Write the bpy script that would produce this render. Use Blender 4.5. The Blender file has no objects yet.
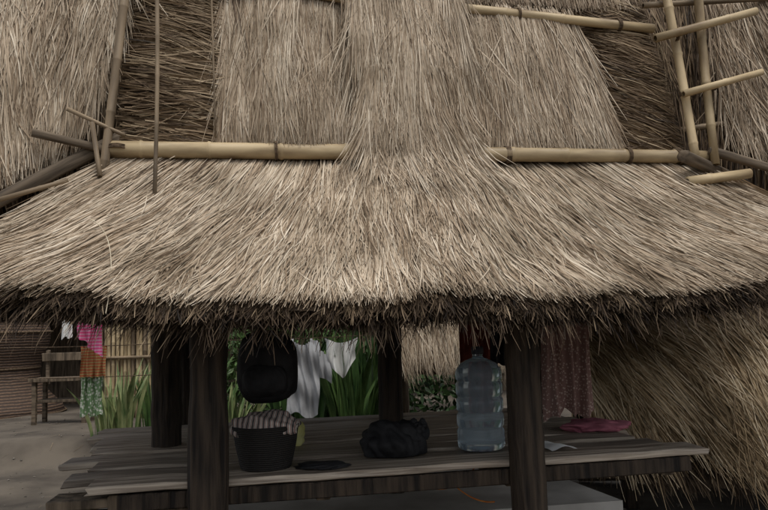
import bpy, math, random, bmesh
import numpy as np
from mathutils import Vector, Matrix, noise as mnoise
random.seed(4); rng=np.random.default_rng(7)
scn=bpy.context.scene
# ------------------------------------------------------------ materials
def newmat(name):
    m=bpy.data.materials.new(name); m.use_nodes=True
    nt=m.node_tree; b=nt.nodes['Principled BSDF']; return m,nt,b
def N(nt,t,**k):
    n=nt.nodes.new(t)
    for a,v in k.items(): setattr(n,a,v)
    return n
def ramp(nt,stops):
    r=N(nt,'ShaderNodeValToRGB'); e=r.color_ramp.elements
    while len(e)>1: e.remove(e[0])
    e[0].position=stops[0][0]; e[0].color=(*stops[0][1],1)
    for p,c in stops[1:]:
        q=e.new(p); q.color=(*c,1)
    return r
def m_thatch(name,stops,patch=0.25,tint=(1,1.06,1.15)):
    m,nt,b=newmat(name)
    at=N(nt,'ShaderNodeAttribute',attribute_name='tone')
    r=ramp(nt,stops); nt.links.new(at.outputs['Fac'],r.inputs[0])
    tc=N(nt,'ShaderNodeTexCoord'); nz=N(nt,'ShaderNodeTexNoise'); nz.inputs['Scale'].default_value=2.6; nz.inputs['Detail'].default_value=7; nz.inputs['Roughness'].default_value=.62
    nt.links.new(tc.outputs['Object'],nz.inputs['Vector'])
    r2=ramp(nt,[(0.36,(1-patch*tint[0],1-patch*tint[1],1-patch*tint[2])),(0.60,(1.0,1.0,1.0))]); nt.links.new(nz.outputs['Fac'],r2.inputs[0])
    mx=N(nt,'ShaderNodeMix',data_type='RGBA',blend_type='MULTIPLY'); mx.inputs[0].default_value=1
    nt.links.new(r.outputs[0],mx.inputs[6]); nt.links.new(r2.outputs[0],mx.inputs[7])
    nt.links.new(mx.outputs[2],b.inputs['Base Color']); b.inputs['Roughness'].default_value=0.7
    b.inputs['Specular IOR Level'].default_value=0.25
    return m
T_LIGHT=m_thatch('thatch_light',[(0,(.09,.057,.035)),(.3,(.29,.212,.14)),(.6,(.50,.40,.29)),(1,(.73,.64,.51))],.32)
T_DARK=m_thatch('thatch_dark',[(0,(.025,.017,.011)),(.4,(.115,.075,.043)),(.75,(.235,.165,.097)),(1,(.39,.30,.195))],.35)
T_GOLD=m_thatch('thatch_gold',[(0,(.06,.038,.02)),(.35,(.26,.18,.10)),(.7,(.50,.37,.22)),(1,(.72,.60,.42))],.4)
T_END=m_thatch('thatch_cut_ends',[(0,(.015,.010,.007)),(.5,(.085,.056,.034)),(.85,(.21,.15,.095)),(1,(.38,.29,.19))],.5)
def m_noise(name,c1,c2,scale=(5,5,5),rough=.8,bump=.3,detail=8,dist=0.0,spec=.3,objrand=0.0,bdist=.01,lo=.35,hi=.65):
    m,nt,b=newmat(name)
    tc=N(nt,'ShaderNodeTexCoord'); mp=N(nt,'ShaderNodeMapping'); mp.inputs['Scale'].default_value=scale
    nt.links.new(tc.outputs['Object'],mp.inputs[0])
    vec=mp.outputs[0]
    if objrand:
        oi=N(nt,'ShaderNodeObjectInfo'); va=N(nt,'ShaderNodeVectorMath',operation='ADD')
        ml=N(nt,'ShaderNodeMath',operation='MULTIPLY'); ml.inputs[1].default_value=37
        nt.links.new(oi.outputs['Random'],ml.inputs[0]); nt.links.new(vec,va.inputs[0]); nt.links.new(ml.outputs[0],va.inputs[1]); vec=va.outputs[0]
    nz=N(nt,'ShaderNodeTexNoise'); nz.inputs['Scale'].default_value=1; nz.inputs['Detail'].default_value=detail; nz.inputs['Distortion'].default_value=dist
    nt.links.new(vec,nz.inputs['Vector'])
    r=ramp(nt,[(lo,c1),(hi,c2)]); nt.links.new(nz.outputs['Fac'],r.inputs[0])
    col=r.outputs[0]
    if objrand:
        hs=N(nt,'ShaderNodeHueSaturation'); mr=N(nt,'ShaderNodeMapRange'); mr.inputs[3].default_value=1-objrand; mr.inputs[4].default_value=1+objrand
        nt.links.new(oi.outputs['Random'],mr.inputs[0]); nt.links.new(mr.outputs[0],hs.inputs['Value']); nt.links.new(col,hs.inputs['Color']); col=hs.outputs[0]
    nt.links.new(col,b.inputs['Base Color'])
    bp=N(nt,'ShaderNodeBump'); bp.inputs['Strength'].default_value=bump; bp.inputs['Distance'].default_value=bdist
    nt.links.new(nz.outputs['Fac'],bp.inputs['Height']); nt.links.new(bp.outputs[0],b.inputs['Normal'])
    b.inputs['Roughness'].default_value=rough; b.inputs['Specular IOR Level'].default_value=spec
    return m
M_BAMBOO=m_noise('bamboo',(.20,.14,.075),(.48,.375,.225),(11,11,2.6),.5,.2,objrand=.18,detail=10,lo=.32,hi=.6)
M_BAMBOO_OLD=m_noise('bamboo_weathered',(.11,.08,.05),(.30,.225,.145),(16,16,2.5),.6,.2,objrand=.2)
M_PLANK=m_noise('weathered_plank',(.12,.092,.07),(.42,.36,.29),(1.4,30,30),.55,.7,dist=.8,objrand=.25,spec=.45,bdist=.008,detail=12)
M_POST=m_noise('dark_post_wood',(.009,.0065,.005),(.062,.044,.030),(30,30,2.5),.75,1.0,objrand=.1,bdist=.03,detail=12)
M_LOG=m_noise('old_log',(.05,.037,.025),(.19,.145,.10),(25,25,2.5),.8,.6,objrand=.15)
M_BASE=m_noise('thatch_underlayer',(.025,.016,.010),(.085,.06,.038),(40,40,6),.9,.8)
M_DIRT=m_noise('dirt',(.060,.050,.040),(.135,.114,.09),(1.7,1.7,1.7),.95,.6,detail=14,bdist=.03)
M_CONC=m_noise('concrete',(.42,.40,.37),(.60,.58,.54),(3,3,3),.9,.2,detail=10)
M_ROPE=m_noise('rope',(.05,.035,.02),(.16,.11,.07),(60,60,60),.9,.5)
M_BLACK=m_noise('black_cloth',(.006,.006,.007),(.022,.022,.024),(12,12,12),.7,.3)
M_CEIL=m_noise('loft_boards',(.02,.015,.01),(.06,.045,.03),(2,20,20),.9,.3)
M_STRAW=m_noise('straw',(.5,.42,.30),(.68,.60,.45),(20,20,20),.6,.1)
# ------------------------------------------------------------ helpers
def E(name,loc=(0,0,0)):
    o=bpy.data.objects.new(name,None); o.location=loc; o.empty_display_size=.2
    scn.collection.objects.link(o); return o
def par(o,p):
    if p is not None:
        o.parent=p; o.matrix_parent_inverse=Matrix.Translation(-Vector(p.location))
    return o
def mesh_np(name,V,F,mat,tone=None,smooth=False,parent=None):
    V=np.asarray(V,dtype=np.float32); F=np.asarray(F,dtype=np.int32); k=F.shape[1]
    me=bpy.data.meshes.new(name); me.vertices.add(len(V)); me.vertices.foreach_set('co',V.ravel())
    me.loops.add(F.size); me.loops.foreach_set('vertex_index',F.ravel())
    me.polygons.add(len(F)); me.polygons.foreach_set('loop_start',np.arange(0,F.size,k,dtype=np.int32))
    me.polygons.foreach_set('use_smooth',np.full(len(F),smooth))
    me.update(calc_edges=True); me.validate()
    if tone is not None:
        a=me.attributes.new('tone','FLOAT','POINT'); a.data.foreach_set('value',np.asarray(tone,dtype=np.float32))
    me.materials.append(mat)
    o=bpy.data.objects.new(name,me); scn.collection.objects.link(o); return par(o,parent)
def pymesh(name,V,F,mat,smooth=False,parent=None):
    me=bpy.data.meshes.new(name); me.from_pydata([tuple(v) for v in V],[],F); me.update()
    for p in me.polygons: p.use_smooth=smooth
    me.materials.append(mat); o=bpy.data.objects.new(name,me); scn.collection.objects.link(o); return par(o,parent)
C10,S10=math.cos(math.radians(10)),math.sin(math.radians(10))
OX,OY=-1.5,3.85
def B(u,v,z):   # house frame -> world
    return (OX+C10*u-S10*v, OY+S10*u+C10*v, z)
def Bn(u,v,z):
    u,v,z=np.broadcast_arrays(u,v,z)
    return np.stack([OX+C10*u-S10*v, OY+S10*u+C10*v, z+0.0*u],-1).astype(float)
def wob(x,y,s=1.0,ph=0.0):
    return (np.sin(x*2.3*s+ph)+np.sin(y*3.1*s+1.7*ph+x*1.1*s)+np.sin(x*5.7*s-y*4.3*s+ph*2.1)*.6+np.sin(x*11.3*s+y*9.1*s+ph)*.35)/2.95
def grid(name,S,na,nb,mat,off=0.0,sign=1,parent=None,a0=0,a1=1,b0=0,b1=1,smooth=True):
    A,Bb=np.meshgrid(np.linspace(a0,a1,na),np.linspace(b0,b1,nb),indexing='ij')
    a=A.ravel();b=Bb.ravel()
    P=S(a,b)+normal(S,a,b)*off*sign
    i=np.arange(na-1)[:,None]*nb+np.arange(nb-1)[None,:]; i=i.ravel()
    F=np.stack([i,i+nb,i+nb+1,i+1],1)
    return mesh_np(name,P,F,mat,smooth=smooth,parent=parent)
def normal(S,a,b):
    e=1e-3
    da=S(a+e,b)-S(a-e,b); db=S(a,b+e)-S(a,b-e)
    n=np.cross(da,db); n/=np.linalg.norm(n,axis=1)[:,None]+1e-12; return n
def strands(name,S,n,mat,wa,lb,L=(.25,.5),w=(.004,.009),sign=1,arange=(0,1),brange=(-.1,.8),endmax=None,
            slant=0.0,jit=.06,clump=.06,cell=.09,off=(0,.03),lift=(0,.02),tone=(.6,.16),grav=0.0,seg=3,bend=.02,parent=None,seed=1,cltone=.08,rag=.012,wildp=.012,wend=.018):
    """loose straw laid on surface S(a,b); wa, lb = physical width / slope length of the patch"""
    r=np.random.default_rng(seed)
    a=r.uniform(*arange,n); b=r.uniform(*brange,n)
    Ln=r.uniform(*L,n)/lb
    nc=int(wa/cell)+2; mc=int(lb*1.4/(cell*2.5))+2
    if endmax is not None:
        tuft=r.normal(size=nc*3+5)
        em=endmax+ rag*r.normal(size=n)+wend*wob(a*wa*4,a*0,2.0,seed%7)+rag*.8*tuft[(np.clip(a,0,1)*nc*3).astype(int)]
        over=(b+Ln)>em; b=np.where(over,em-Ln,b)
    ca=np.floor((a+ r.normal(size=n)*.15*cell/wa)*wa/cell).astype(int)%nc; cb=np.floor(b*lb/(cell*2.5)+ca*.37).astype(int)%mc
    cd=r.normal(size=(nc,mc)); ct=r.normal(size=(nc,mc)); co=r.uniform(size=(nc,mc))
    sl=(slant(a,b) if callable(slant) else slant)+cd[ca,cb]*clump+r.normal(size=n)*jit
    wild=r.uniform(size=n)<wildp; sl=np.where(wild,sl+r.normal(size=n)*.3,sl)
    o0=r.uniform(*off,n)+co[ca,cb]*.012; lf=r.uniform(*lift,n); lf=np.where(wild,lf*2.0+.005,lf)
    bd=r.normal(size=n)*bend; wd=r.uniform(*w,n); rol=r.normal(size=n)*.6
    Ps=[];Ns=[]
    for k in range(seg+1):
        s=k/seg; bb=b+Ln*s; aa=a+(sl*s*Ln*lb+bd*s*s)/wa
        bc=np.minimum(bb,1.0)
        P=S(aa,bc); nn=normal(S,aa,bc)*sign
        ov=np.maximum(bb-1.0,0)
        if ov.max()>0:
            e=1e-3; tb=(S(aa,bc)-S(aa,bc-e))/e
            P=P+tb*ov[:,None]; P[:,2]-=grav*(ov*lb)
        P=P+nn*(o0+lf*s)[:,None]
        Ps.append(P);Ns.append(nn)
    Ps=np.stack(Ps,1); Ns=np.stack(Ns,1)
    T=np.gradient(Ps,axis=1); T/=np.linalg.norm(T,axis=2)[...,None]+1e-12
    W=np.cross(T,Ns); W/=np.linalg.norm(W,axis=2)[...,None]+1e-12
    W=W*np.cos(rol)[:,None,None]+Ns*np.sin(rol)[:,None,None]
    tp=np.array([1.0]*(seg)+[.35])[None,:,None]
    Lf=Ps-W*wd[:,None,None]*.5*tp; Rt=Ps+W*wd[:,None,None]*.5*tp
    V=np.stack([Lf,Rt],2).reshape(-1,3)
    base=np.arange(n)[:,None]*(2*(seg+1))+np.arange(seg)[None,:]*2
    base=base.ravel(); F=np.stack([base,base+1,base+3,base+2],1)
    tn=tone[0]+r.normal(size=n)*tone[1]+ct[ca,cb]*cltone
    tn=np.clip(tn,0,1); tn=np.repeat(tn,2*(seg+1))
    return mesh_np(name,V,F,mat,tone=tn,parent=parent)
def bamboo(name,p0,p1,r,mat=M_BAMBOO,parent=None,node=.32,bend=.0,taper=.9,solid=False,amp=1.0):
    p0=Vector(p0);p1=Vector(p1);d=p1-p0;L=d.length;ns=16 if not solid else 24
    zs=[0]; rs=[1.0]
    if not solid:
        z=random.uniform(.1,node)
        while z<L-.03:
            zs+= [z-.014,z-.004,z+.004,z+.014]; rs+=[.985,1.10,1.07,.97]; z+=node*random.uniform(.85,1.15)
    else:
        k=max(3,int(L/.1)); 
        for i in range(1,k): zs.append(L*i/k); rs.append(random.uniform(.94,1.05))
    zs.append(L); rs.append(1.0)
    V=[];F=[]; ph=random.uniform(0,6)
    for i,(z,q) in enumerate(zip(zs,rs)):
        t=z/L; rr=r*q*(1-(1-taper)*t); bx=bend*math.sin(math.pi*t)
        for j in range(ns):
            an=2*math.pi*j/ns; k=1.0 if not solid else 1+amp*(.05*math.cos(4*an+ph)+.05*math.sin(3*an+z*3)+.03*math.sin(7*an-z*5)+.02*math.sin(11*an+ph))
            V.append((bx+rr*k*math.cos(an),rr*k*math.sin(an),z))
    m=len(zs)
    for i in range(m-1):
        for j in range(ns):
            F.append((i*ns+j,i*ns+(j+1)%ns,(i+1)*ns+(j+1)%ns,(i+1)*ns+j))
    for base,zz,dr in ((0,0,1),((m-1)*ns,L,-1)):
        c=len(V); 
        for j in range(ns):
            an=2*math.pi*j/ns; q=.72 if not solid else .5
            V.append((r*q*taper*math.cos(an),r*q*taper*math.sin(an),zz))
        for j in range(ns):
            f=(base+j,base+(j+1)%ns,c+(j+1)%ns,c+j); F.append(f if dr<0 else f[::-1])
        c2=len(V); 
        for j in range(ns):
            x,y,_=V[c+j]; V.append((x,y,zz+dr*(.04 if not solid else .0)))
        for j in range(ns): F.append((c+j,c+(j+1)%ns,c2+(j+1)%ns,c2+j))
        F.append(tuple(range(c2,c2+ns)))
    o=pymesh(name,V,F,mat,smooth=True,parent=None)
    o.rotation_mode='QUATERNION'; o.rotation_quaternion=d.to_track_quat('Z','Y'); o.location=p0
    return par(o,parent)
def tie(name,c,axis,r,parent,turns=3,thick=.006):
    V=[];F=[];n=turns*18; ax=Vector(axis).normalized(); q=ax.to_track_quat('Z','Y')
    for i in range(n+1):
        an=i/18*2*math.pi; z=(i/n-.5)*turns*thick*1.9; 
        for j in range(5):
            t=2*math.pi*j/5; rr=r+thick*.6+thick*math.cos(t)
            V.append(Vector(c)+q@Vector((rr*math.cos(an),rr*math.sin(an),z+thick*math.sin(t))))
    for i in range(n):
        for j in range(5): F.append((i*5+j,i*5+(j+1)%5,(i+1)*5+(j+1)%5,(i+1)*5+j))
    return pymesh(name,V,F,M_ROPE,True,parent)
def box(name,c,size,rotz,mat,parent=None,rough=.004,seg=6,tilt=0.0,bev=.006):
    sx,sy,sz=size; V=[];F=[]
    b=bev
    prof=[(-sy/2+b,-sz/2),(sy/2-b,-sz/2),(sy/2,-sz/2+b),(sy/2,sz/2-b),(sy/2-b,sz/2),(-sy/2+b,sz/2),(-sy/2,sz/2-b),(-sy/2,-sz/2+b)]
    for i in range(seg+1):
        x=-sx/2+sx*i/seg; dy=random.uniform(-rough,rough); dz=random.uniform(-rough,rough)*.5
        for (y,z) in prof: V.append((x+ (random.uniform(-rough,rough)*1.5 if i in(0,seg) else 0),y+dy+random.uniform(-rough,rough)*.5,z+dz))
    for i in range(seg):
        for j in range(8): F.append((i*8+j,(i+1)*8+j,(i+1)*8+(j+1)%8,i*8+(j+1)%8))
    F.append(tuple(range(8))); F.append(tuple(range(seg*8,seg*8+8))[::-1])
    o=pymesh(name,V,F,mat,False,None); o.location=c; o.rotation_euler=(0,tilt,rotz); return par(o,parent)
def lathe(name,prof,loc,mat,parent=None,n=40,squash=None,cap=True):
    V=[];F=[]
    for (r,z) in prof:
        for j in range(n):
            an=2*math.pi*j/n; V.append((r*math.cos(an),r*math.sin(an),z))
    for i in range(len(prof)-1):
        for j in range(n): F.append((i*n+j,i*n+(j+1)%n,(i+1)*n+(j+1)%n,(i+1)*n+j))
    if cap:
        F.append(tuple(range(n))[::-1]); k=(len(prof)-1)*n; F.append(tuple(range(k,k+n)))
    o=pymesh(name,V,F,mat,True,None); o.location=loc; return par(o,parent)
# ------------------------------------------------------------ main house
H=E('thatched_granary_house',B(1.8,0.9,0))
def zb(a): return 1.60+.12*np.abs(2*a-1)**1.6+.012*np.sin(a*17)+.010*np.sin(a*41+1)
def S_front(a,b):
    ut=0.0+3.66*a; ub=-.85+5.25*a
    u=ut+(ub-ut)*b
    vb=-1.12+.28*np.abs(2*a-1)**5
    v=.03+(vb-.03)*b
    z=2.50+(zb(a)-2.50)*b - .055*np.sin(math.pi*b)
    z=z+.020*wob(u*1.6,b*2.2,1.2,.4)
    return Bn(u,v,z)
def mk_side(u0,s):
    def S(a,b):
        vt=2.4-2.4*a; vbm=3.35-4.19*a
        u=u0+s*(.80*b)
        v=vt+(vbm-vt)*b
        z=2.50+(1.73-2.50)*b-.05*np.sin(math.pi*b)+.012*wob(v*1.5,b*2,1,.8)
        return Bn(u,v,z)
    return S
S_L=mk_side(0.0,-1); S_R=mk_side(3.66,1)
def S_back(a,b):
    ut=3.66-3.66*a; ub=4.4-5.2*a
    return Bn(ut+(ub-ut)*b,2.4+.95*b,2.5-.77*b-.05*np.sin(math.pi*b))
fan=lambda a,b:(2*a-1)*.05
grid('skirt_base',S_front,80,24,M_BASE,-.02,-1,H)
grid('skirt_underside',S_front,60,16,M_BASE,-.11,-1,H,b1=.95)
def sgn(S):
    n=normal(S,np.array([.5]),np.array([.5]))[0]; return 1 if n[2]>0 else -1
sf=sgn(S_front)
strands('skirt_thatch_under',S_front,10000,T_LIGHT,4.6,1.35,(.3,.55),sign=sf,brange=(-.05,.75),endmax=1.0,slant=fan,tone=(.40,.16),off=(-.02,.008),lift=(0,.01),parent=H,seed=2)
strands('skirt_thatch',S_front,42000,T_LIGHT,4.6,1.35,(.2,.48),(.003,.007),sign=sf,brange=(-.06,.85),endmax=1.0,slant=fan,tone=(.61,.20),off=(0,.032),lift=(0,.024),parent=H,seed=3,jit=.065,clump=.09,cltone=.09,cell=.07)
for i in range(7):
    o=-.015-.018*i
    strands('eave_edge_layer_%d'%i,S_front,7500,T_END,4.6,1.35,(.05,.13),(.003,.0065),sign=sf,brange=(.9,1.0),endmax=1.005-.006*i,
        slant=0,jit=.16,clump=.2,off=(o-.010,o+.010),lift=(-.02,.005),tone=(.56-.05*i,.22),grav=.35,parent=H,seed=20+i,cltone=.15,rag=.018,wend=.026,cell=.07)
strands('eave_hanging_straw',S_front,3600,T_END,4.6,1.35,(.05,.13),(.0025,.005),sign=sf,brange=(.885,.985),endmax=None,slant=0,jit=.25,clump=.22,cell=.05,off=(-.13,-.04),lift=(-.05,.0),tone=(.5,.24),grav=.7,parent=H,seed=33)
for nm,S in(('left_skirt',S_L),('right_skirt',S_R),('back_skirt',S_back)):
    s=sgn(S); grid(nm+'_base',S,40,14,M_BASE,-.02,s,H); grid(nm+'_underside',S,30,10,M_BASE,-.11,s,H,b1=.96)
    strands(nm+'_thatch',S,7000,T_LIGHT,3.6,1.12,(.25,.5),(.006,.012),sign=s,brange=(-.05,.85),endmax=1.0,tone=(.58,.17),off=(-.01,.03),parent=H,seed=40)
    strands(nm+'_edge',S,4000,T_END,3.6,1.12,(.05,.12),(.006,.012),sign=s,brange=(.88,1.0),endmax=1.0,jit=.2,clump=.2,off=(-.12,-.01),lift=(-.02,0),tone=(.4,.2),grav=.3,parent=H,seed=41)
def vprof(z):
    t=(z-2.5)/1.4
    return .07+.10*t+.22*t**2.0
def S_up(a,b):
    u=.03+3.6*a; z=5.1-2.62*b
    return Bn(u,np.minimum(vprof(z),1.2),z)
def S_upback(a,b):
    u=3.63-3.6*a; z=5.1-2.62*b
    return Bn(u,2.4-np.minimum(vprof(z),1.2),z)
grid('upper_roof_core',S_up,30,20,M_BASE,0,1,H); grid('upper_roof_core_back',S_upback,30,20,M_BASE,0,1,H)
def gable(nm,u0):
    V=[];zs=np.linspace(2.45,5.1,14)
    for z in zs:
        v=float(min(vprof(z),1.2)); V.append(B(u0,v,z)); V.append(B(u0,2.4-v,z))
    pymesh(nm,V,[(2*i,2*i+1,2*i+3,2*i+2) for i in range(13)],M_BASE,parent=H)
gable('left_gable',.03); gable('right_gable',3.63)
nt_=normal(S_up,np.array([.5]),np.array([.6]))[0]; su=1 if nt_[1]<0 else -1
strands('upper_thatch_fill',S_up,9000,T_DARK,3.6,2.7,(.25,.5),sign=su,brange=(.2,.8),endmax=1.0,tone=(.6,.2),off=(0,.02),parent=H,seed=50,jit=.12)
strands('upper_back_thatch',S_upback,4000,T_LIGHT,3.6,2.7,(.3,.6),(.008,.015),sign=su,brange=(.0,.8),endmax=1.0,parent=H,seed=51)
def panel(nm,ul_t,ur_t,ul_b,ur_b,zt,zbm,off,n,seed,mat=T_LIGHT,tone=(.59,.19),horiz=False,bul=.03,vb_extra=0.0,tips=True,**k):
    def S(a,b):
        z=zt+(zbm-zt)*b
        l=ul_t+(ul_b-ul_t)*b; r=ur_t+(ur_b-ur_t)*b
        u=l+(r-l)*a
        v=vprof(z)-off-bul*np.sin(math.pi*np.clip(a,0,1))-.014*wob(u*2,z*2,1.3,seed)-vb_extra*np.clip(b,0,1.1)**3
        return Bn(u,v,z)
    wa=(ur_b-ul_b); lb=abs(zt-zbm)*1.05
    if horiz:
        S2=lambda a,b:S(b,a)
        nn=normal(S2,np.array([.5]),np.array([.5]))[0]; s=1 if nn[1]<0 else -1
        strands(nm,S2,n,mat,lb,wa,(.15,.4),(.004,.01),sign=s,brange=(-.1,.8),endmax=1.04,slant=k.get('sl',.2),jit=.12,clump=.2,off=(0,.04),lift=(-.01,.02),tone=tone,parent=H,seed=seed)
    else:
        nn=normal(S,np.array([.5]),np.array([.5]))[0]; s=1 if nn[1]<0 else -1
        strands(nm,S,n,mat,wa,lb,k.get('L',(.25,.6)),(.003,.0075),sign=s,brange=(-.1,.8),endmax=k.get('em',1.0),slant=k.get('sl',lambda a,b:(2*a-1)*.03),jit=.06,clump=.065,cell=.07,off=(-.01,.035),lift=(0,.02),tone=tone,parent=H,seed=seed,rag=k.get('rag',.012),cltone=.10,wildp=.02)
        if tips: strands(nm+'_tips',S,int(n*.08),T_DARK,wa,lb,(.1,.2),(.004,.008),sign=s,brange=(.85,1),endmax=.99,off=(-.05,0),lift=(-.02,0),tone=(.4,.2),parent=H,seed=seed+1)
    grid(nm+'_backing',S,12,12,M_BASE,-.02,s,H,b1=k.get('bb',1.0))
panel('dark_panel_left',.05,.62,.05,.62,3.95,2.56,.03,5200,60,T_DARK,(.66,.22),True,sl=.16)
panel('dark_panel_right',2.95,3.42,2.95,3.50,3.75,2.56,.03,4600,62,T_DARK,(.56,.22),True,sl=.35)
panel('light_panel_left',.60,1.46,.58,1.43,3.64,2.575,.065,13000,64)
panel('light_panel_right',2.10,2.90,2.10,3.06,3.52,2.575,.065,13000,66)
panel('light_panel_middle',1.37,2.08,1.43,2.02,4.2,2.58,.165,15500,68,em=1.0,L=(.4,.8),tone=(.60,.18),tips=False,rag=.03,bb=.95)
# straw of the middle panel spilling over the pole onto the skirt
def S_spill(a,b):
    ul=1.43+.01*b; ur=2.02+.16*np.maximum(b,0)
    u=ul+(ur-ul)*a
    z=2.74-.46*b
    v=vprof(2.74)-.205-.03*np.clip(b,-.6,.5)-.42*np.maximum(b-.62,0)-.02*np.sin(math.pi*np.clip(a,0,1))+np.maximum(-b,0)*.035+.010*np.sin(a*9)*b
    return Bn(u,v,z)
nn=normal(S_spill,np.array([.5]),np.array([.2]))[0]; s=1 if nn[1]<0 else -1
strands('middle_spill_straw',S_spill,4200,T_LIGHT,.65,.5,(.22,.5),(.003,.007),sign=s,brange=(-.75,.6),endmax=.93,slant=lambda a,b:(2*a-1)*.08+.04,jit=.10,clump=.12,cell=.06,off=(-.015,.012),lift=(-.01,.012),tone=(.60,.19),parent=H,seed=69,rag=.13,wildp=.05)
panel('top_left_thatch',.62,1.5,.62,1.5,4.5,3.70,.04,5000,73,T_LIGHT,(.40,.2))
panel('top_right_thatch',2.1,3.4,2.1,3.4,4.4,3.62,.04,6000,70,T_LIGHT,(.35,.2))
def bil(TL,TR,BR,BL,bulge,ph):
    TL,TR,BR,BL=[np.array(p) for p in(TL,TR,BR,BL)]
    def S(a,b):
        a=a[:,None];b=b[:,None]
        P=(TL*(1-a)+TR*a)*(1-b)+(BL*(1-a)+BR*a)*b
        bb=np.sin(math.pi*np.clip(b,0,1))*bulge; w=.02*wob(a*3,b*3,1.5,ph)
        return P+np.concatenate([0*bb,-bb+w,0*bb],1)
    return S
def flare(nm,S,n,wa,lb,mat,tone,seed,sl=0,parent=H,L=(.3,.7),**k):
    nn=normal(S,np.array([.5]),np.array([.5]))[0]; s=1 if nn[1]<0 else -1
    grid(nm+'_backing',S,16,16,M_BASE,-.04,s,parent)
    strands(nm,S,n,mat,wa,lb,L,k.get('w',(.0035,.008)),sign=s,brange=(-.1,.8),endmax=1.0,slant=sl,jit=k.get('jit',.08),clump=k.get('clump',.10),off=(-.03,.04),lift=(0,.03),tone=tone,parent=parent,seed=seed,grav=k.get('grav',0),rag=k.get('rag',.03),cltone=.11)
flare('left_flare',bil((-3.1,4.0,3.9),(-1.44,4.1,3.9),(-1.66,3.85,2.60),(-2.35,3.45,2.07),.05,1),17000,1.2,1.7,T_LIGHT,(.60,.2),80)
flare('right_flare',bil((2.28,4.75,3.75),(3.6,4.6,3.8),(3.6,4.2,2.35),(2.30,4.55,2.57),.05,2),10000,1.2,1.4,T_LIGHT,(.50,.2),84,sl=.1)
flare('left_dark_backdrop',bil(B(-2.6,.75,4.3),B(.05,.75,4.5),B(.05,.70,2.3),B(-1.9,.75,1.95),.0,5),7000,2.4,2.2,T_DARK,(.45,.2),86,w=(.007,.014))  # added dark thatch sheet behind the flare, stands in for the shaded gap
flare('right_dark_backdrop',bil(B(3.6,.75,4.5),B(6.2,.75,4.3),B(5.6,.75,1.95),B(3.6,.70,2.3),.0,6),7000,2.4,2.2,T_DARK,(.45,.2),87,w=(.007,.014))  # same added sheet on the right, its dark tone standing in for shade
# bamboo poles
bamboo('eave_pole',B(-.02,-.045,2.545),B(1.9,-.045,2.553),.050,parent=H,node=.42,bend=.008,taper=.92)
bamboo('eave_pole_b',B(1.6,-.05,2.540),B(3.70,-.045,2.545),.046,parent=H,node=.38,bend=-.01,taper=.92)
bamboo('upper_pole',B(1.85,.16,3.585),B(3.45,.12,3.475),.034,parent=H,node=.36)
bamboo('upper_pole_b',B(.45,.13,3.70),B(1.75,.11,3.515),.032,parent=H,node=.36)
bamboo('gable_pole',(-1.44,3.93,3.85),(-1.525,3.74,2.30),.027,parent=H,mat=M_BAMBOO_OLD)
bamboo('leaning_stick',(-1.245,3.76,3.9),(-1.175,3.55,2.13),.012,parent=H,mat=M_BAMBOO_OLD,node=.25,bend=.015)
bamboo('thin_stick',B(.53,-.02,3.9),B(.56,-.05,2.62),.006,parent=H,mat=M_BAMBOO_OLD,node=.25)
bamboo('ladder_pole_a',(1.92,4.50,3.95),(2.0,4.36,2.50),.030,parent=H,bend=.012)
bamboo('ladder_pole_b',(2.17,4.50,3.95),(2.13,4.38,2.48),.030,parent=H,bend=-.01)
bamboo('ladder_rung_a',(1.80,4.36,3.32),(2.50,4.42,3.51),.028,parent=H,mat=M_BAMBOO)
bamboo('ladder_rung_b',(1.94,4.33,2.935),(2.48,4.38,3.08),.024,parent=H)
bamboo('ladder_rung_c',(1.88,4.24,2.345),(2.30,4.30,2.40),.034,parent=H)
bamboo('ladder_rung_d',(2.0,4.55,2.76),(2.75,4.6,2.86),.02,parent=H,mat=M_BAMBOO_OLD)
bamboo('ladder_rung_e',(1.8,4.52,3.62),(2.7,4.6,3.68),.02,parent=H,mat=M_BAMBOO_OLD)
for i,(p,ax,r) in enumerate([((1.955,4.42,3.36),(1,0,.2),.034),((2.15,4.42,3.42),(0,0,1),.04),((1.985,4.38,2.95),(0,0,1),.04),((2.14,4.4,2.99),(0,0,1),.04),
      (B(.03,-.045,2.545),(0,.2,1),.06),(B(.9,-.045,2.552),(C10,S10,0),.052),(B(2.3,-.045,2.541),(C10,S10,0),.05),(B(3.1,-.045,2.545),(C10,S10,0),.05),
      (B(3.45,-.045,2.545),(C10,S10,.3),.052),(B(1.1,.12,3.607),(C10,S10,0),.034),(B(2.5,.143,3.54),(C10,S10,0),.036),(B(3.2,.126,3.492),(C10,S10,0),.036)]):
    tie('lashing_%d'%i,p,ax,r,H,turns=random.choice((2,3,4)),thick=.0045)
bamboo('side_log_a',(-2.15,3.38,2.06),(-1.46,3.92,2.66),.040,M_LOG,H,solid=True)
bamboo('side_log_b',(-2.0,3.55,2.08),(-1.35,3.93,2.42),.034,M_LOG,H,solid=True)
bamboo('side_log_c',(-1.85,3.62,2.60),(-1.40,3.86,2.52),.022,M_LOG,H,solid=True)
bamboo('side_stick',(-1.95,3.45,2.20),(-1.62,3.55,2.32),.013,M_BAMBOO_OLD,H)
bamboo('side_stick_b',(-1.70,3.70,2.75),(-1.42,3.80,2.62),.012,M_BAMBOO_OLD,H)
bamboo('side_stick_c',(-1.58,3.74,2.68),(-1.50,3.66,2.36),.014,M_BAMBOO_OLD,H)
bamboo('right_log',(1.85,4.2,2.50),(2.5,4.75,2.42),.04,M_LOG,H,solid=True)
bamboo('right_log_b',(2.05,4.3,2.30),(2.8,4.5,2.22),.035,M_LOG,H,solid=True)
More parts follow.
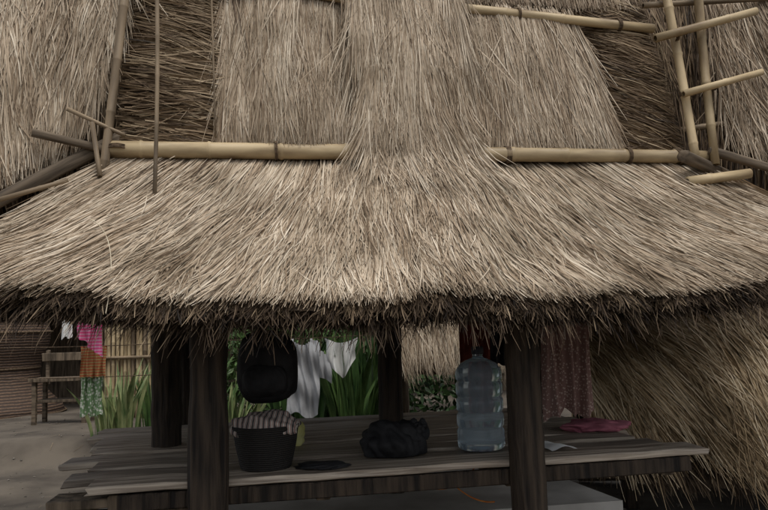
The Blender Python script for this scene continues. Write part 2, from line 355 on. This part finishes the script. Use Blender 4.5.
bamboo('right_log_c',(2.1,4.4,2.58),(2.7,4.35,2.36),.028,M_LOG,H,solid=True)
box('loft_floor',B(1.82,1.2,2.28),(3.7,2.4,.06),math.radians(10),M_CEIL,H)
for i in range(5): bamboo('loft_joist_%d'%i,B(.1+.85*i,0.05,2.2),B(.1+.85*i,2.35,2.2),.035,M_LOG,H,solid=True)
def post(nm,x,y,r,z0=0,z1=1.85,lean=0.0):
    bamboo(nm,(x,y,z0),(x+lean,y,z1),r,M_POST,H,solid=True,taper=.93,amp=.9)
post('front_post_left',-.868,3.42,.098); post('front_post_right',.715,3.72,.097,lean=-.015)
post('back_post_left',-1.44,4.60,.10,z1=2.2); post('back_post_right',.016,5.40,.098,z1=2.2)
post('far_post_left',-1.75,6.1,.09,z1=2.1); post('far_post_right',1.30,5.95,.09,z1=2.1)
# platform
rot=math.radians(10)
nb=9; dep=2.4; v=-.47
for i in range(nb):
    w=dep/nb*random.uniform(.88,1.05)
    vl=v+w/2
    ul=-.04-.17*(vl+.47)+random.uniform(-.07,.05)-(.08 if i in(1,3) else 0); ur=3.22+random.uniform(-.16,.02)-.04*(vl+.47)
    if i==0: ul,ur=-.02,3.22
    c=B((ul+ur)/2,vl,.78+random.uniform(-.009,.009))
    box('platform_board_%d'%i,c,(ur-ul,w-.024,.036),rot+random.uniform(-.010,.010),M_PLANK,H,rough=.009,seg=18)
    v+=w
box('platform_front_beam',B(1.62,-.425,.715),(3.0,.05,.08),rot,M_POST,H)
box('platform_left_plank_a',B(.10,-.30,.71),(.62,.20,.045),rot,M_LOG,H)
box('platform_left_plank_b',B(.12,-.36,.64),(.70,.10,.06),rot,M_LOG,H)
box('platform_back_beam',B(1.5,1.7,.70),(3.2,.06,.11),rot,M_POST,H)
for i,u in enumerate((.1,1.1,2.1,3.0)): box('platform_joist_%d'%i,B(u,.7,.70),(2.2,.07,.09),rot+math.pi/2,M_LOG,H)
# ------------------------------------------------------------ ground (rises a little behind the houses)
def gz(x,y):
    t=min(max((y-8.35+.12*math.sin(x*2.1)+.06*math.sin(x*5.3))/.55,0),1); t=t*t*(3-2*t)
    return .30*t-.02+.014*math.sin(x*1.7+y)+.010*math.sin(x*3.3-y*2.1)+.03*mnoise.noise(Vector((x*1.3,y*1.3,0)))+.012*mnoise.noise(Vector((x*5,y*5,3)))
V=[];F=[]
xs=[-400,-120,-40]+[ -14+28*i/150 for i in range(151)]+[40,120,400]
ys=[-60,-20]+[-4+26*i/190 for i in range(191)]+[60,120,600]
for x in xs:
    for y in ys: V.append((x,y,gz(x,y)))
ny=len(ys)
for i in range(len(xs)-1):
    for j in range(ny-1): F.append((i*ny+j,(i+1)*ny+j,(i+1)*ny+j+1,i*ny+j+1))
pymesh('ground',V,F,M_DIRT,True)
r_=np.random.default_rng(5); n=900
X=r_.uniform(-8,4,n); Y=r_.uniform(5.5,12,n); P=np.array([(x,y,gz(x,y)+.003) for x,y in zip(X,Y)]); s_=r_.uniform(.006,.02,n)
oct_=np.array([(1,0,0),(0,1,0),(-1,0,0),(0,-1,0),(0,0,.7),(0,0,-.7)]); V=(P[:,None,:]+oct_[None]*s_[:,None,None]*r_.uniform(.6,1.3,(n,1,3))).reshape(-1,3)
f0=np.array([(0,1,4),(1,2,4),(2,3,4),(3,0,4),(1,0,5),(2,1,5),(3,2,5),(0,3,5)]); F=(np.arange(n)[:,None,None]*6+f0[None]).reshape(-1,3)
mesh_np('gravel',V,F,m_noise('pebble',(.08,.07,.058),(.19,.17,.145),(9,9,9),.9,.2))
n=450; X=r_.uniform(-8,3,n); Y=r_.uniform(5.5,12,n); an=r_.uniform(0,6.3,n); L=r_.uniform(.04,.13,n)
V=[];F=[]
for i in range(n):
    x,y=X[i],Y[i]; dx,dy=math.cos(an[i])*L[i],math.sin(an[i])*L[i]; z=gz(x,y)+.008; k=len(V)
    V+=[(x,y,z),(x+dx,y+dy,gz(x+dx,y+dy)+.010),(x+dx-dy*.05,y+dy+dx*.05,gz(x+dx,y+dy)+.010),(x-dy*.05,y+dx*.05,z)]; F.append((k,k+1,k+2,k+3))
pymesh('straw_litter',V,F,M_BAMBOO_OLD)
def slab(nm,pts,z0,z1,mat,par_=None):
    k=len(pts); V=[(x,y,z0) for x,y in pts]+[(x,y,z1) for x,y in pts]
    F=[(i,(i+1)%k,k+(i+1)%k,k+i) for i in range(k)]+[tuple(range(k,2*k))]
    o=pymesh(nm,V,F,mat,False,par_); return o
slab('concrete_floor',[B(-.1,.6,0)[:2],B(3.2,.5,0)[:2],B(3.0,2.5,0)[:2],B(-.6,2.5,0)[:2]],-.05,.30,M_CONC)
# ------------------------------------------------------------ neighbouring thatched roof (right)
R=E('thatched_house',(3.4,6.4,0))
SR=bil((1.35,7.3,2.15),(6.2,6.9,2.5),(5.7,4.75,.16),(1.60,5.45,.34),.12,3)
def SRb(a,b):
    P=SR(a,b); P[:,2]+=.24*np.sin(math.pi*np.clip(b,0,1))+.03*wob(a*6,b*3,1.3,2); return P
nn=normal(SRb,np.array([.5]),np.array([.5]))[0]; s=1 if nn[2]>0 else -1
grid('roof_base',SRb,40,30,M_BASE,-.05,s,R); 
strands('roof_thatch_dark',SRb,13000,T_GOLD,4.2,2.8,(.2,.45),(.005,.01),sign=s,brange=(-.05,.5),endmax=.8,slant=lambda a,b:.9-.8*b,jit=.3,clump=.35,off=(0,.04),lift=(0,.04),tone=(.38,.17),parent=R,seed=90)
strands('roof_thatch',SRb,21000,T_GOLD,4.2,2.8,(.4,.9),(.006,.011),sign=s,brange=(.34,.75),endmax=1.02,slant=lambda a,b:.15+.2*np.sin(a*9),jit=.14,clump=.24,cell=.16,off=(0,.07),lift=(0,.06),tone=(.68,.2),cltone=.16,parent=R,seed=91,grav=.4,rag=.03)
for k_,b_ in enumerate((.12,.24,.36)):
    strands('roof_course_%d'%k_,SRb,3500,T_GOLD,4.2,2.8,(.18,.34),(.005,.01),sign=s,brange=(b_-.08,b_),endmax=b_+.05,slant=lambda a,b:.9+0*a,jit=.4,clump=.5,off=(.03,.08),lift=(0,.03),tone=(.5,.2),parent=R,seed=192+k_,rag=.01)
    strands('roof_course_dark_ends_%d'%k_,SRb,1500,T_END,4.2,2.8,(.06,.12),(.005,.01),sign=s,brange=(b_,b_+.03),endmax=b_+.055,jit=.4,clump=.5,off=(.0,.05),lift=(-.02,.0),tone=(.3,.2),parent=R,seed=292+k_,rag=.01)  # darker straw ends along the lower edge of each course
strands('roof_edge',SRb,4000,T_END,4.2,2.8,(.1,.3),(.005,.01),sign=s,brange=(.9,1.0),endmax=1.0,jit=.2,clump=.3,off=(-.16,-.01),tone=(.5,.2),parent=R,seed=93,grav=.4)
for i,(x,y) in enumerate([(1.95,5.9),(3.4,5.7),(4.9,5.6),(2.0,7.2),(5.4,7.0)]): bamboo('post_%d'%i,(x,y,0),(x,y,.6 if y<6.5 else 1.9),.07,M_POST,R,solid=True)
slab('inner_wall',[(1.8,6.9),(6,6.6),(6,6.7),(1.8,7.0)],0,1.5,M_CEIL,R)
# ------------------------------------------------------------ background houses
G=E('bamboo_house',(-1.5,13.5,0))
slab('wall',[(-9,13.4),(5,13.6),(5,13.8),(-9,13.6)],.2,2.6,M_LOG,G)
SG=bil((-9,15.2,4.4),(5,15.4,4.4),(5.6,12.4,2.0),(-9.6,12.2,2.0),0,4)
nn=normal(SG,np.array([.5]),np.array([.5]))[0]; s=1 if nn[2]>0 else -1
grid('roof',SG,20,10,M_BASE,-.05,s,G)
strands('roof_thatch',SG,9000,T_LIGHT,14,4,(.5,1.0),(.015,.03),sign=s,brange=(-.05,.8),endmax=1.0,tone=(.45,.18),off=(0,.08),parent=G,seed=95)
W=E('bamboo_fence',(-3.7,11,.25))
x=-4.45
i=0
while x<-2.6:
    bamboo('slat_%d'%i,(x,11+random.uniform(-.02,.02),.2),(x+random.uniform(-.015,.015),11,1.95+random.uniform(-.08,.08)),.028,random.choice((M_BAMBOO,M_BAMBOO,M_BAMBOO_OLD)),W,node=.4); x+=.062;i+=1
for z in(.6,1.2,1.75): bamboo('rail_%d'%int(z*10),(-4.5,10.95,z),(-2.5,10.95,z),.025,M_BAMBOO_OLD,W)
A=E('thatched_awning',(.6,8.3,0))
SA=bil((-.2,8.9,2.6),(1.5,8.9,2.6),(1.4,8.1,.95),(.12,8.1,1.0),.05,6)
flare('awning_thatch',SA,8000,1.5,1.8,T_LIGHT,(.66,.18),97,parent=A,jit=.12,clump=.15,rag=.05)
for x in(.2,1.3): bamboo('awning_post',(x,8.5,0),(x,8.5,2.1),.05,M_LOG,A,solid=True)
def m_weave(name,c1,c2,sc=40):
    m,nt,b=newmat(name); tc=N(nt,'ShaderNodeTexCoord')
    w=N(nt,'ShaderNodeTexWave',wave_type='BANDS',bands_direction='Z'); w.inputs['Scale'].default_value=sc; w.inputs['Distortion'].default_value=1.5; w.inputs['Detail'].default_value=3
    nt.links.new(tc.outputs['Object'],w.inputs[0]); nz=N(nt,'ShaderNodeTexNoise'); nz.inputs['Scale'].default_value=25; nt.links.new(tc.outputs['Object'],nz.inputs[0])
    ml=N(nt,'ShaderNodeMath',operation='MULTIPLY'); nt.links.new(w.outputs['Fac'],ml.inputs[0]); nt.links.new(nz.outputs['Fac'],ml.inputs[1])
    r=ramp(nt,[(.05,c1),(.6,c2)]); nt.links.new(ml.outputs[0],r.inputs[0]); nt.links.new(r.outputs[0],b.inputs['Base Color'])
    bp=N(nt,'ShaderNodeBump'); bp.inputs['Strength'].default_value=.7; bp.inputs['Distance'].default_value=.02; nt.links.new(ml.outputs[0],bp.inputs['Height']); nt.links.new(bp.outputs[0],b.inputs['Normal'])
    b.inputs['Roughness'].default_value=.8; return m
M_WEAVE=m_weave('woven_brown',(.03,.018,.012),(.14,.085,.052),7)
BK=E('woven_storage_basket',(-6.6,12,.25))
bx=(-6.6,12,.25)
lathe('basket_body',[(.98,0),(1.04,.05),(1.0,.16),(.80,.36),(.66,.58),(.62,.78),(.68,1.0),(.78,1.2),(.80,1.4),(.74,1.6)],bx,M_WEAVE,BK,60)
lathe('basket_rim',[(.74,1.58),(.79,1.60),(.80,1.66),(.76,1.70),(.3,1.9),(.05,1.95)],bx,M_WEAVE,BK,60)
for z_,r_b in((.05,1.05),(.80,.63),(1.4,.81)):
    tie('hoop_%d'%int(z_*100),(bx[0],bx[1],bx[2]+z_),(0,0,1),r_b,BK,1,.018)
BN=E('wooden_bench',(-4.75,10.4,.3)); bxx=-4.75
box('seat',(bxx,10.4,.93),(.85,.4,.05),.05,M_LOG,BN); box('shelf',(bxx,10.45,.62),(.75,.3,.04),.05,M_LOG,BN)
for i,(dx,dy) in enumerate([(-.36,-.15),(.36,-.15),(-.36,.17),(.36,.17)]):
    o=box('leg_%d'%i,(bxx+dx,10.4+dy,.58),(.66,.06,.06),0,M_LOG,BN); o.rotation_euler=(0,math.pi/2,0)
box('backrest',(bxx,10.62,1.25),(.85,.04,.12),.05,M_LOG,BN)
for dx in(-.36,.36):
    o=box('back_post',(bxx+dx,10.64,1.1),(.5,.05,.05),0,M_LOG,BN); o.rotation_euler=(0,math.pi/2,0)
# ------------------------------------------------------------ plants
def m_leaf(name,c1,c2):
    return m_noise(name,c1,c2,(9,9,4),.45,.1,spec=.4)
L1=m_leaf('leaf_green',(.04,.09,.025),(.12,.20,.06)); L2=m_leaf('leaf_yellow_green',(.08,.14,.045),(.34,.37,.17)); L3=m_leaf('leaf_dark',(.012,.035,.01),(.06,.12,.035))
def strap_plant(name,loc,n,h,w,spread,mat,seed):
    r=random.Random(seed); V=[];F=[]
    for i in range(n):
        an=r.uniform(0,2*math.pi); d=r.uniform(0,.3*spread); L=h*r.uniform(.55,1.1); tl=r.uniform(.05,.5)*spread/ h; ww=w*r.uniform(.7,1.2)
        bx,by=d*math.cos(an),d*math.sin(an); fa=r.uniform(0,math.pi); b=len(V); sg=7
        for k in range(sg+1):
            t=k/sg; out=tl*L*t**1.8; z=L*(t-.22*tl*t**3)
            wd=ww*(.55+.45*math.sin(min(t*2.2,1.57)))*(1-t**3)*.5+.001
            cx,cy=bx+out*math.cos(an),by+out*math.sin(an)
            px,py=math.cos(fa),math.sin(fa)
            V+= [(cx-px*wd,cy-py*wd,z),(cx-py*wd*.25,cy+px*wd*.25,z),(cx+px*wd,cy+py*wd,z)]
        for k in range(sg):
            q=b+3*k; F+=[(q,q+1,q+4,q+3),(q+1,q+2,q+5,q+4)]
    o=pymesh(name,V,F,mat,True); o.location=loc; return o
strap_plant('snake_plant',(-3.28,8.75,.22),44,1.0,.06,.75,L2,1)
strap_plant('snake_plant',(-3.0,9.1,.25),24,.9,.055,.6,L1,2)
strap_plant('snake_plant',(-3.5,8.9,.24),20,.8,.05,.7,L2,3)
strap_plant('strap_leaf_bush',(-.42,8.5,.1),60,1.6,.09,1.2,L1,5)
strap_plant('strap_leaf_bush',(-1.1,8.7,.15),60,1.5,.09,1.2,L3,6)
strap_plant('strap_leaf_bush',(-1.9,8.4,.05),50,1.2,.07,1.2,L2,7)
strap_plant('strap_leaf_bush',(-.15,8.8,.2),40,1.7,.10,1.0,L3,8)
strap_plant('strap_leaf_bush',(-2.5,9.6,.25),40,1.1,.07,1.0,L1,9)
def shrub(name,c,rad,n,mat,seed):
    r=np.random.default_rng(seed); P=r.normal(size=(n,3)); P/=np.linalg.norm(P,axis=1)[:,None]; P*=r.uniform(.4,1,n)[:,None]**.5
    P*=np.array(rad)*(1+.25*np.sin(P[:,:1]*7+P[:,1:2]*5)); P+=np.array(c)
    d=r.normal(size=(n,3)); d/=np.linalg.norm(d,axis=1)[:,None]; e=np.cross(d,r.normal(size=(n,3))); e/=np.linalg.norm(e,axis=1)[:,None]
    s=r.uniform(.04,.09,n)[:,None]
    V=np.stack([P-d*s,P+e*s*.4,P+d*s,P-e*s*.4],1).reshape(-1,3); F=np.arange(4*n).reshape(n,4)
    return mesh_np(name,V,F,mat)
shrub('leafy_shrub',(-1.2,10.2,1.0),(1.6,.7,1.1),5000,L1,1); shrub('leafy_shrub',(.4,10.6,1.2),(1.2,.7,1.3),3500,L3,2); 
# ------------------------------------------------------------ objects on the platform
PZ=.80
m,nt,b=newmat('blue_plastic'); b.inputs['Base Color'].default_value=(.66,.80,.90,1); b.inputs['Transmission Weight'].default_value=.85; b.inputs['Roughness'].default_value=.12; b.inputs['IOR'].default_value=1.22
M_JUG=m
WJ=E('water_bottle',(.53,4.15,PZ))
pr=[(.120,0),(.132,.012),(.136,.03)]
z=.05
for k in range(4):
    pr+=[(.136,z),(.136,z+.055),(.128,z+.068),(.128,z+.076)]; z+=.088
pr+=[(.136,z),(.136,z+.03),(.128,z+.055),(.105,z+.085),(.07,z+.105),(.034,z+.118),(.029,z+.13),(.029,z+.165)]
lathe('jug_body',pr,(.53,4.15,PZ+.001),M_JUG,WJ,48)
m_cap=m_noise('dark_cap',(.02,.02,.03),(.04,.04,.05),(5,5,5),.5,.05)
lathe('cap',[(.034,z+.14),(.036,z+.145),(.036,z+.178),(.031,z+.185)],(.53,4.15,PZ),m_cap,WJ,32)
def cloth(name,p0,p1,h,mat,fold=.03,nf=5,seed=0,taper=1.0,ragged=.02,nx=50,nz=30,sag=0.0,bot=None):
    r=random.Random(seed); p0=Vector(p0);p1=Vector(p1); d=p1-p0; nrm=Vector((-d.y,d.x,0)).normalized(); ph=r.uniform(0,6)
    V=[];F=[]
    for i in range(nx+1):
        s=i/nx
        hh=h*(1+ragged*math.sin(s*9+ph)+ragged*math.sin(s*23+ph*2)) if bot is None else h*bot(s)
        for j in range(nz+1):
            t=j/nz; ss=.5+(s-.5)*(1+(taper-1)*t)
            p=p0+d*ss
            f=fold*(math.sin(s*nf*2*math.pi+ph+.7*math.sin(t*3))*(.35+.65*t)+.4*math.sin(s*nf*4.3*math.pi+t*2+ph))
            p=p+nrm*f+Vector((.2*fold*math.sin(t*5+s*8),0,-hh*t-sag*math.sin(math.pi*s)*(1-t*.3)+.3*fold*math.sin(s*12+t*4)*t))
            V.append(p)
    for i in range(nx):
        for j in range(nz):
            a=i*(nz+1)+j; F.append((a,a+1,a+nz+2,a+nz+1))
    return pymesh(name,V,F,mat,True)
def m_pattern(name,base,dot,scale=60,thr=.35):
    m,nt,b=newmat(name); tc=N(nt,'ShaderNodeTexCoord'); vo=N(nt,'ShaderNodeTexVoronoi'); vo.inputs['Scale'].default_value=scale
    nt.links.new(tc.outputs['Object'],vo.inputs['Vector']); r=ramp(nt,[(thr-.05,dot),(thr+.05,base)]); nt.links.new(vo.outputs['Distance'],r.inputs[0])
    nt.links.new(r.outputs[0],b.inputs['Base Color']); b.inputs['Roughness'].default_value=.9; return m
def m_stripe(name,cols,scale,direction='X'):
    m,nt,b=newmat(name); tc=N(nt,'ShaderNodeTexCoord'); w=N(nt,'ShaderNodeTexWave',bands_direction=direction); w.inputs['Scale'].default_value=scale; w.inputs['Distortion'].default_value=.6
    nt.links.new(tc.outputs['Object'],w.inputs[0]); k=len(cols); r=ramp(nt,[(i/k,c) for i,c in enumerate(cols)]); r.color_ramp.interpolation='CONSTANT'
    nt.links.new(w.outputs['Fac'],r.inputs[0]); nt.links.new(r.outputs[0],b.inputs['Base Color']); b.inputs['Roughness'].default_value=.9; return m
M_SAR=m_pattern('sarong_print',(.24,.14,.12),(.50,.39,.33),55,.32)
M_RED=m_noise('dark_red_cloth',(.11,.024,.016),(.20,.045,.03),(12,12,12),.9,.2)
M_WHITE=m_noise('white_cloth',(.76,.77,.76),(.84,.84,.82),(6,6,6),.9,.1)
M_GREY=m_noise('grey_cloth',(.40,.41,.43),(.54,.55,.57),(6,6,6),.9,.1)
M_PINK=m_stripe('pink_cloth',[(.56,.06,.20),(.68,.13,.32),(.50,.28,.38)],9,'Z')
M_YEL=m_stripe('yellow_red_cloth',[(.45,.08,.05),(.50,.33,.06),(.32,.06,.08),(.45,.36,.15)],10,'Z')
M_GRW=m_pattern('green_white_cloth',(.15,.25,.12),(.55,.57,.50),30,.4)
M_MAU=m_noise('mauve_cloth',(.24,.07,.10),(.40,.14,.18),(10,10,10),.9,.3)
cloth('hanging_sarong',(.97,4.40,1.80),(1.29,4.46,1.80),.86,M_SAR,.035,3,1,1.0)
cloth('hanging_red_cloth',(.50,5.0,1.85),(.76,5.05,1.85),.95,M_RED,.03,2,2,.8)
cloth('hanging_towel',(.62,5.25,1.8),(.9,5.28,1.8),.6,M_BLACK,.03,2,9,.9)
CL=E('clothes_line',(-.5,8.0,1.45))
def rope(nm,p0,p1,r=.004,sag=.03,mat=M_ROPE,parent=None):
    V=[];F=[];p0=Vector(p0);p1=Vector(p1);n=24
    for i in range(n+1):
        t=i/n;p=p0.lerp(p1,t)+Vector((0,0,-sag*4*t*(1-t)))
        for j in range(5):
            a=2*math.pi*j/5; V.append(p+Vector((0,r*math.cos(a),r*math.sin(a))))
    for i in range(n):
        for j in range(5): F.append((i*5+j,i*5+(j+1)%5,(i+1)*5+(j+1)%5,(i+1)*5+j))
    return pymesh(nm,V,F,mat,True,parent)
rope('line',(-2.3,7.88,1.46),(.05,7.92,1.46),.004,.03,parent=CL)
for x,y in((-2.3,7.88),(.05,7.92)): bamboo('prop',(x,y,0),(x,y,1.58),.025,M_BAMBOO_OLD,CL)
def shirt(nm,c,w,h,mat,seed,parent=None,rz=0.0):
    nx,nz=70,44; V=[];F=[];idx={}
    def inside(x,z):
        if abs(x)<.30 and z>-1:
            if abs(x)<.14: return z<-.09*math.sqrt(max(0,1-(x/.14)**2))
            return z<-(abs(x)-.14)*.25
        return (abs(x)<.52 and z<-(abs(x)-.14)*.35 and z>-.42+(abs(x)-.3)*-.1)
    for i in range(nx+1):
        for j in range(nz+1):
            x=-.52+1.04*i/nx; z=-j/nz
            idx[i,j]=len(V)
            f=.045*math.sin(x*20+seed+z*3)*(.3-z*.7)+.025*math.sin(x*41+z*9+seed)+.03*math.sin(z*13+x*5)+.012*math.sin(x*70+z*20)
            ex=.04*math.sin(z*9+seed)*-z
            V.append((x*w*(1+.12*z)+ex*w*.5,f*w*1.0,z*h*(1+.05*math.sin(x*12))-.35*abs(x)*h*(1 if abs(x)>.3 else .2)))
    for i in range(nx):
        for j in range(nz):
            x=-.52+1.04*(i+.5)/nx; z=-(j+.5)/nz
            if inside(x,z): F.append((idx[i,j],idx[i,j+1],idx[i+1,j+1],idx[i+1,j]))
    o=pymesh(nm,V,F,mat,True); o.location=c; o.rotation_euler=(0,0,rz); return par(o,parent)
shirt('grey_shirt',(-.95,7.90,1.44),.66,.85,M_GREY,1,CL,.10)
par(cloth('white_cloth',(-.70,7.92,1.43),(-.33,7.93,1.43),.40,M_WHITE,.05,2,3,.85,bot=lambda s:.45+.55*abs(math.sin(s*2.7+.2)),sag=.06),CL)
C2=E('drying_clothes',(-3.35,8,1.8))
rope('line',(-4.6,7.6,1.92),(-2.0,7.6,1.92),.005,.04,parent=C2)
par(cloth('pink_scarf',(-3.36,7.6,1.9),(-3.07,7.62,1.9),.60,M_PINK,.04,3,4,.9,bot=lambda s:.6+.4*s),C2)
par(cloth('yellow_scarf',(-3.38,7.8,1.42),(-3.11,7.82,1.42),.34,M_YEL,.03,3,6),C2)
par(cloth('green_scarf',(-3.40,7.82,1.08),(-3.16,7.84,1.08),.42,M_GRW,.03,3,8),C2)
rope('line_b',(-4.6,7.81,1.44),(-2.0,7.81,1.44),.005,.02,parent=C2); rope('line_c',(-4.6,7.83,1.1),(-2.0,7.83,1.1),.005,.02,parent=C2)
par(cloth('white_scarf',(-3.52,7.61,1.9),(-3.40,7.61,1.9),.38,M_WHITE,.02,2,14),C2)
for x in(-4.6,-2.0): bamboo('prop',(x,7.7,0),(x,7.7,2.1),.03,M_BAMBOO_OLD,C2)
def lump(name,loc,rad,mat,seed,amp=.25,fr=2.2,flat=True,parent=None,fold=0.0,shape=None):
    bm=bmesh.new(); bmesh.ops.create_icosphere(bm,subdivisions=5,radius=1)
    for v in bm.verts:
        p=v.co.copy(); nz=mnoise.noise(p*fr+Vector((seed*7.1,seed,0)))*amp+mnoise.noise(p*fr*2.0+Vector((seed,3,0)))*amp*.25
        if fold: nz+=fold*abs(mnoise.noise(Vector((p.x*1.6+p.z*.8,p.y*1.6,p.z*.6))*1.5+Vector((seed,0,9))))
        q=p*(1+nz)
        if shape: q=shape(q)
        if flat and q.z<-.55: q.z=-.55+(q.z+.55)*.05
        v.co=Vector((q.x*rad[0],q.y*rad[1],(q.z+(.55 if flat else 0))*rad[2]))
    me=bpy.data.meshes.new(name); bm.to_mesh(me); bm.free()
    for p in me.polygons: p.use_smooth=True
    me.materials.append(mat); o=bpy.data.objects.new(name,me); o.location=loc; scn.collection.objects.link(o); return par(o,parent)
BG=E('black_bag',(.03,4.05,PZ))
lump('bag_body',(.02,4.05,PZ),(.165,.12,.115),M_BLACK,2,.30,1.3,parent=BG,fold=.25)
lump('bag_top',(.09,4.05,PZ+.075),(.11,.08,.07),M_BLACK,5,.35,1.3,parent=BG,fold=.25)
lump('bag_knot',(.165,4.03,PZ+.13),(.04,.025,.03),M_BLACK,6,.4,1.6,parent=BG,fold=.3)
for i,(dx,rz) in enumerate(((.14,.5),(.19,-.4))):
    lump('bag_handle_%d'%i,(dx,4.03,PZ+.15),(.022,.012,.03),M_BLACK,60+i,.4,1.6,parent=BG)
lump('folded_dark_cloth',(-.36,3.72,PZ),(.13,.07,.022),M_BLACK,8,.4,1.8)
HB=E('hanging_bag',(-.66,3.95,1.3))
def bagshape(q):
    k=1.0-.10*max(q.z,0)
    sx=math.copysign(min(abs(q.x)**.7,1.0),q.x) if q.x else 0
    sz=math.copysign(min(abs(q.z)**.65,1.0),q.z) if q.z else 0
    return Vector((sx*k,q.y,sz))
lump('body',(-.665,3.92,1.32),(.165,.10,.20),M_BLACK,11,.10,1.2,False,HB,fold=.10,shape=bagshape)
lump('front_pocket',(-.665,3.84,1.25),(.125,.045,.09),M_BLACK,12,.12,1.2,False,HB,fold=.1,shape=bagshape)
rope('strap_a',(-.74,3.90,1.46),(-.70,3.95,2.0),.012,0,M_BLACK,HB); rope('strap_b',(-.58,3.90,1.46),(-.66,3.95,2.0),.012,0,M_BLACK,HB)
M_BB=m_weave('black_basket',(.006,.0055,.005),(.034,.028,.024),30)
BS=E('laundry_basket',(-.655,3.78,PZ))
lathe('basket',[(.13,0),(.135,.01),(.160,.12),(.172,.20),(.178,.205),(.178,.222),(.165,.222),(.155,.12),(.12,.03)],(-.655,3.78,PZ+.001),M_BB,BS,40)
M_ST=m_stripe('striped_cloth',[(.50,.46,.41),(.25,.05,.045),(.48,.44,.39),(.08,.065,.065)],11,'X')
lump('striped_cloth',(-.655,3.78,PZ+.17),(.165,.15,.075),M_ST,14,.22,1.6,True,BS,fold=.3)
lump('yellow_cloth',(-.69,4.5,PZ),(.15,.10,.11),m_noise('yellow_cloth',(.45,.42,.12),(.62,.6,.28),(8,8,8),.9,.2),15,.25,1.8,fold=.3)
lump('mauve_cloth',(1.36,4.72,PZ),(.20,.13,.045),M_MAU,16,.3,1.6,fold=.3)
V=[];F=[]
for i in range(9):
    for j in range(7): V.append((.16*(i/8-.5),.22*(j/6-.5),.012+.02*math.sin(i/8*3.1)**2+.006*math.sin(j)))
for i in range(8):
    for j in range(6): a=i*7+j; F.append((a,a+7,a+8,a+1))
o=pymesh('magazine',V,F,M_WHITE,True); o.location=(.93,4.05,PZ); o.rotation_euler=(0,0,.3)
m_or=m_noise('orange_rope',(.55,.16,.03),(.7,.28,.06),(30,30,30),.8,.1)
rope('orange_rope',(.15,4.2,.62),(.5,4.3,.66),.006,.08,m_or); rope('orange_rope',(.3,4.2,.66),(.62,4.35,.45),.005,.05,m_or)
def reed(nm,pts,r):
    V=[];F=[];n=len(pts)
    for i,p in enumerate(pts):
        for j in range(5):
            a=2*math.pi*j/5; V.append(Vector(p)+Vector((r*math.cos(a),0,r*math.sin(a))))
    for i in range(n-1):
        for j in range(5): F.append((i*5+j,i*5+(j+1)%5,(i+1)*5+(j+1)%5,(i+1)*5+j))
    return pymesh(nm,V,F,M_STRAW,True,H)
def curve3(a,b_,c,n=14): 
    a,b_,c=Vector(a),Vector(b_),Vector(c); return [a*(1-t)**2+b_*2*t*(1-t)+c*t*t for t in [i/n for i in range(n+1)]]
reed('loose_reed_a',curve3(B(.02,-.62,2.06),B(.22,-.93,1.95),B(.20,-1.13,1.60)),.002)
# ------------------------------------------------------------ camera, light
cam=bpy.data.cameras.new('cam'); co=bpy.data.objects.new('cam',cam); scn.collection.objects.link(co)
cam.sensor_width=36; cam.lens=32.8; cam.clip_end=2000; cam.clip_start=.05
co.matrix_world=Matrix.Translation((0,0,1.5))@Matrix.Rotation(math.radians(96.1),4,'X')@Matrix.Rotation(math.radians(-1.8),4,'Z')
scn.camera=co
w=bpy.data.worlds.new('World'); scn.world=w; w.use_nodes=True; nt=w.node_tree
sky=nt.nodes.new('ShaderNodeTexSky'); sky.sky_type='NISHITA'; sky.sun_disc=False
el,az=math.radians(68),math.radians(150)
sky.sun_elevation=el; sky.sun_rotation=az; sky.air_density=1.0; sky.dust_density=3.0
hs=nt.nodes.new('ShaderNodeHueSaturation'); hs.inputs['Saturation'].default_value=.22
nt.links.new(sky.outputs[0],hs.inputs['Color']); bg=nt.nodes['Background']; nt.links.new(hs.outputs[0],bg.inputs[0]); bg.inputs[1].default_value=.15
sl=bpy.data.lights.new('sun','SUN'); sl.energy=1.5; sl.angle=math.radians(25); sl.color=(1,.95,.88)
so=bpy.data.objects.new('sun',sl); scn.collection.objects.link(so)
sd=Vector((math.sin(az)*math.cos(el),math.cos(az)*math.cos(el),math.sin(el)))
so.rotation_mode='QUATERNION'; so.rotation_quaternion=sd.to_track_quat('Z','Y')
scn.view_settings.view_transform='Standard'; scn.view_settings.look='None'; scn.view_settings.exposure=0
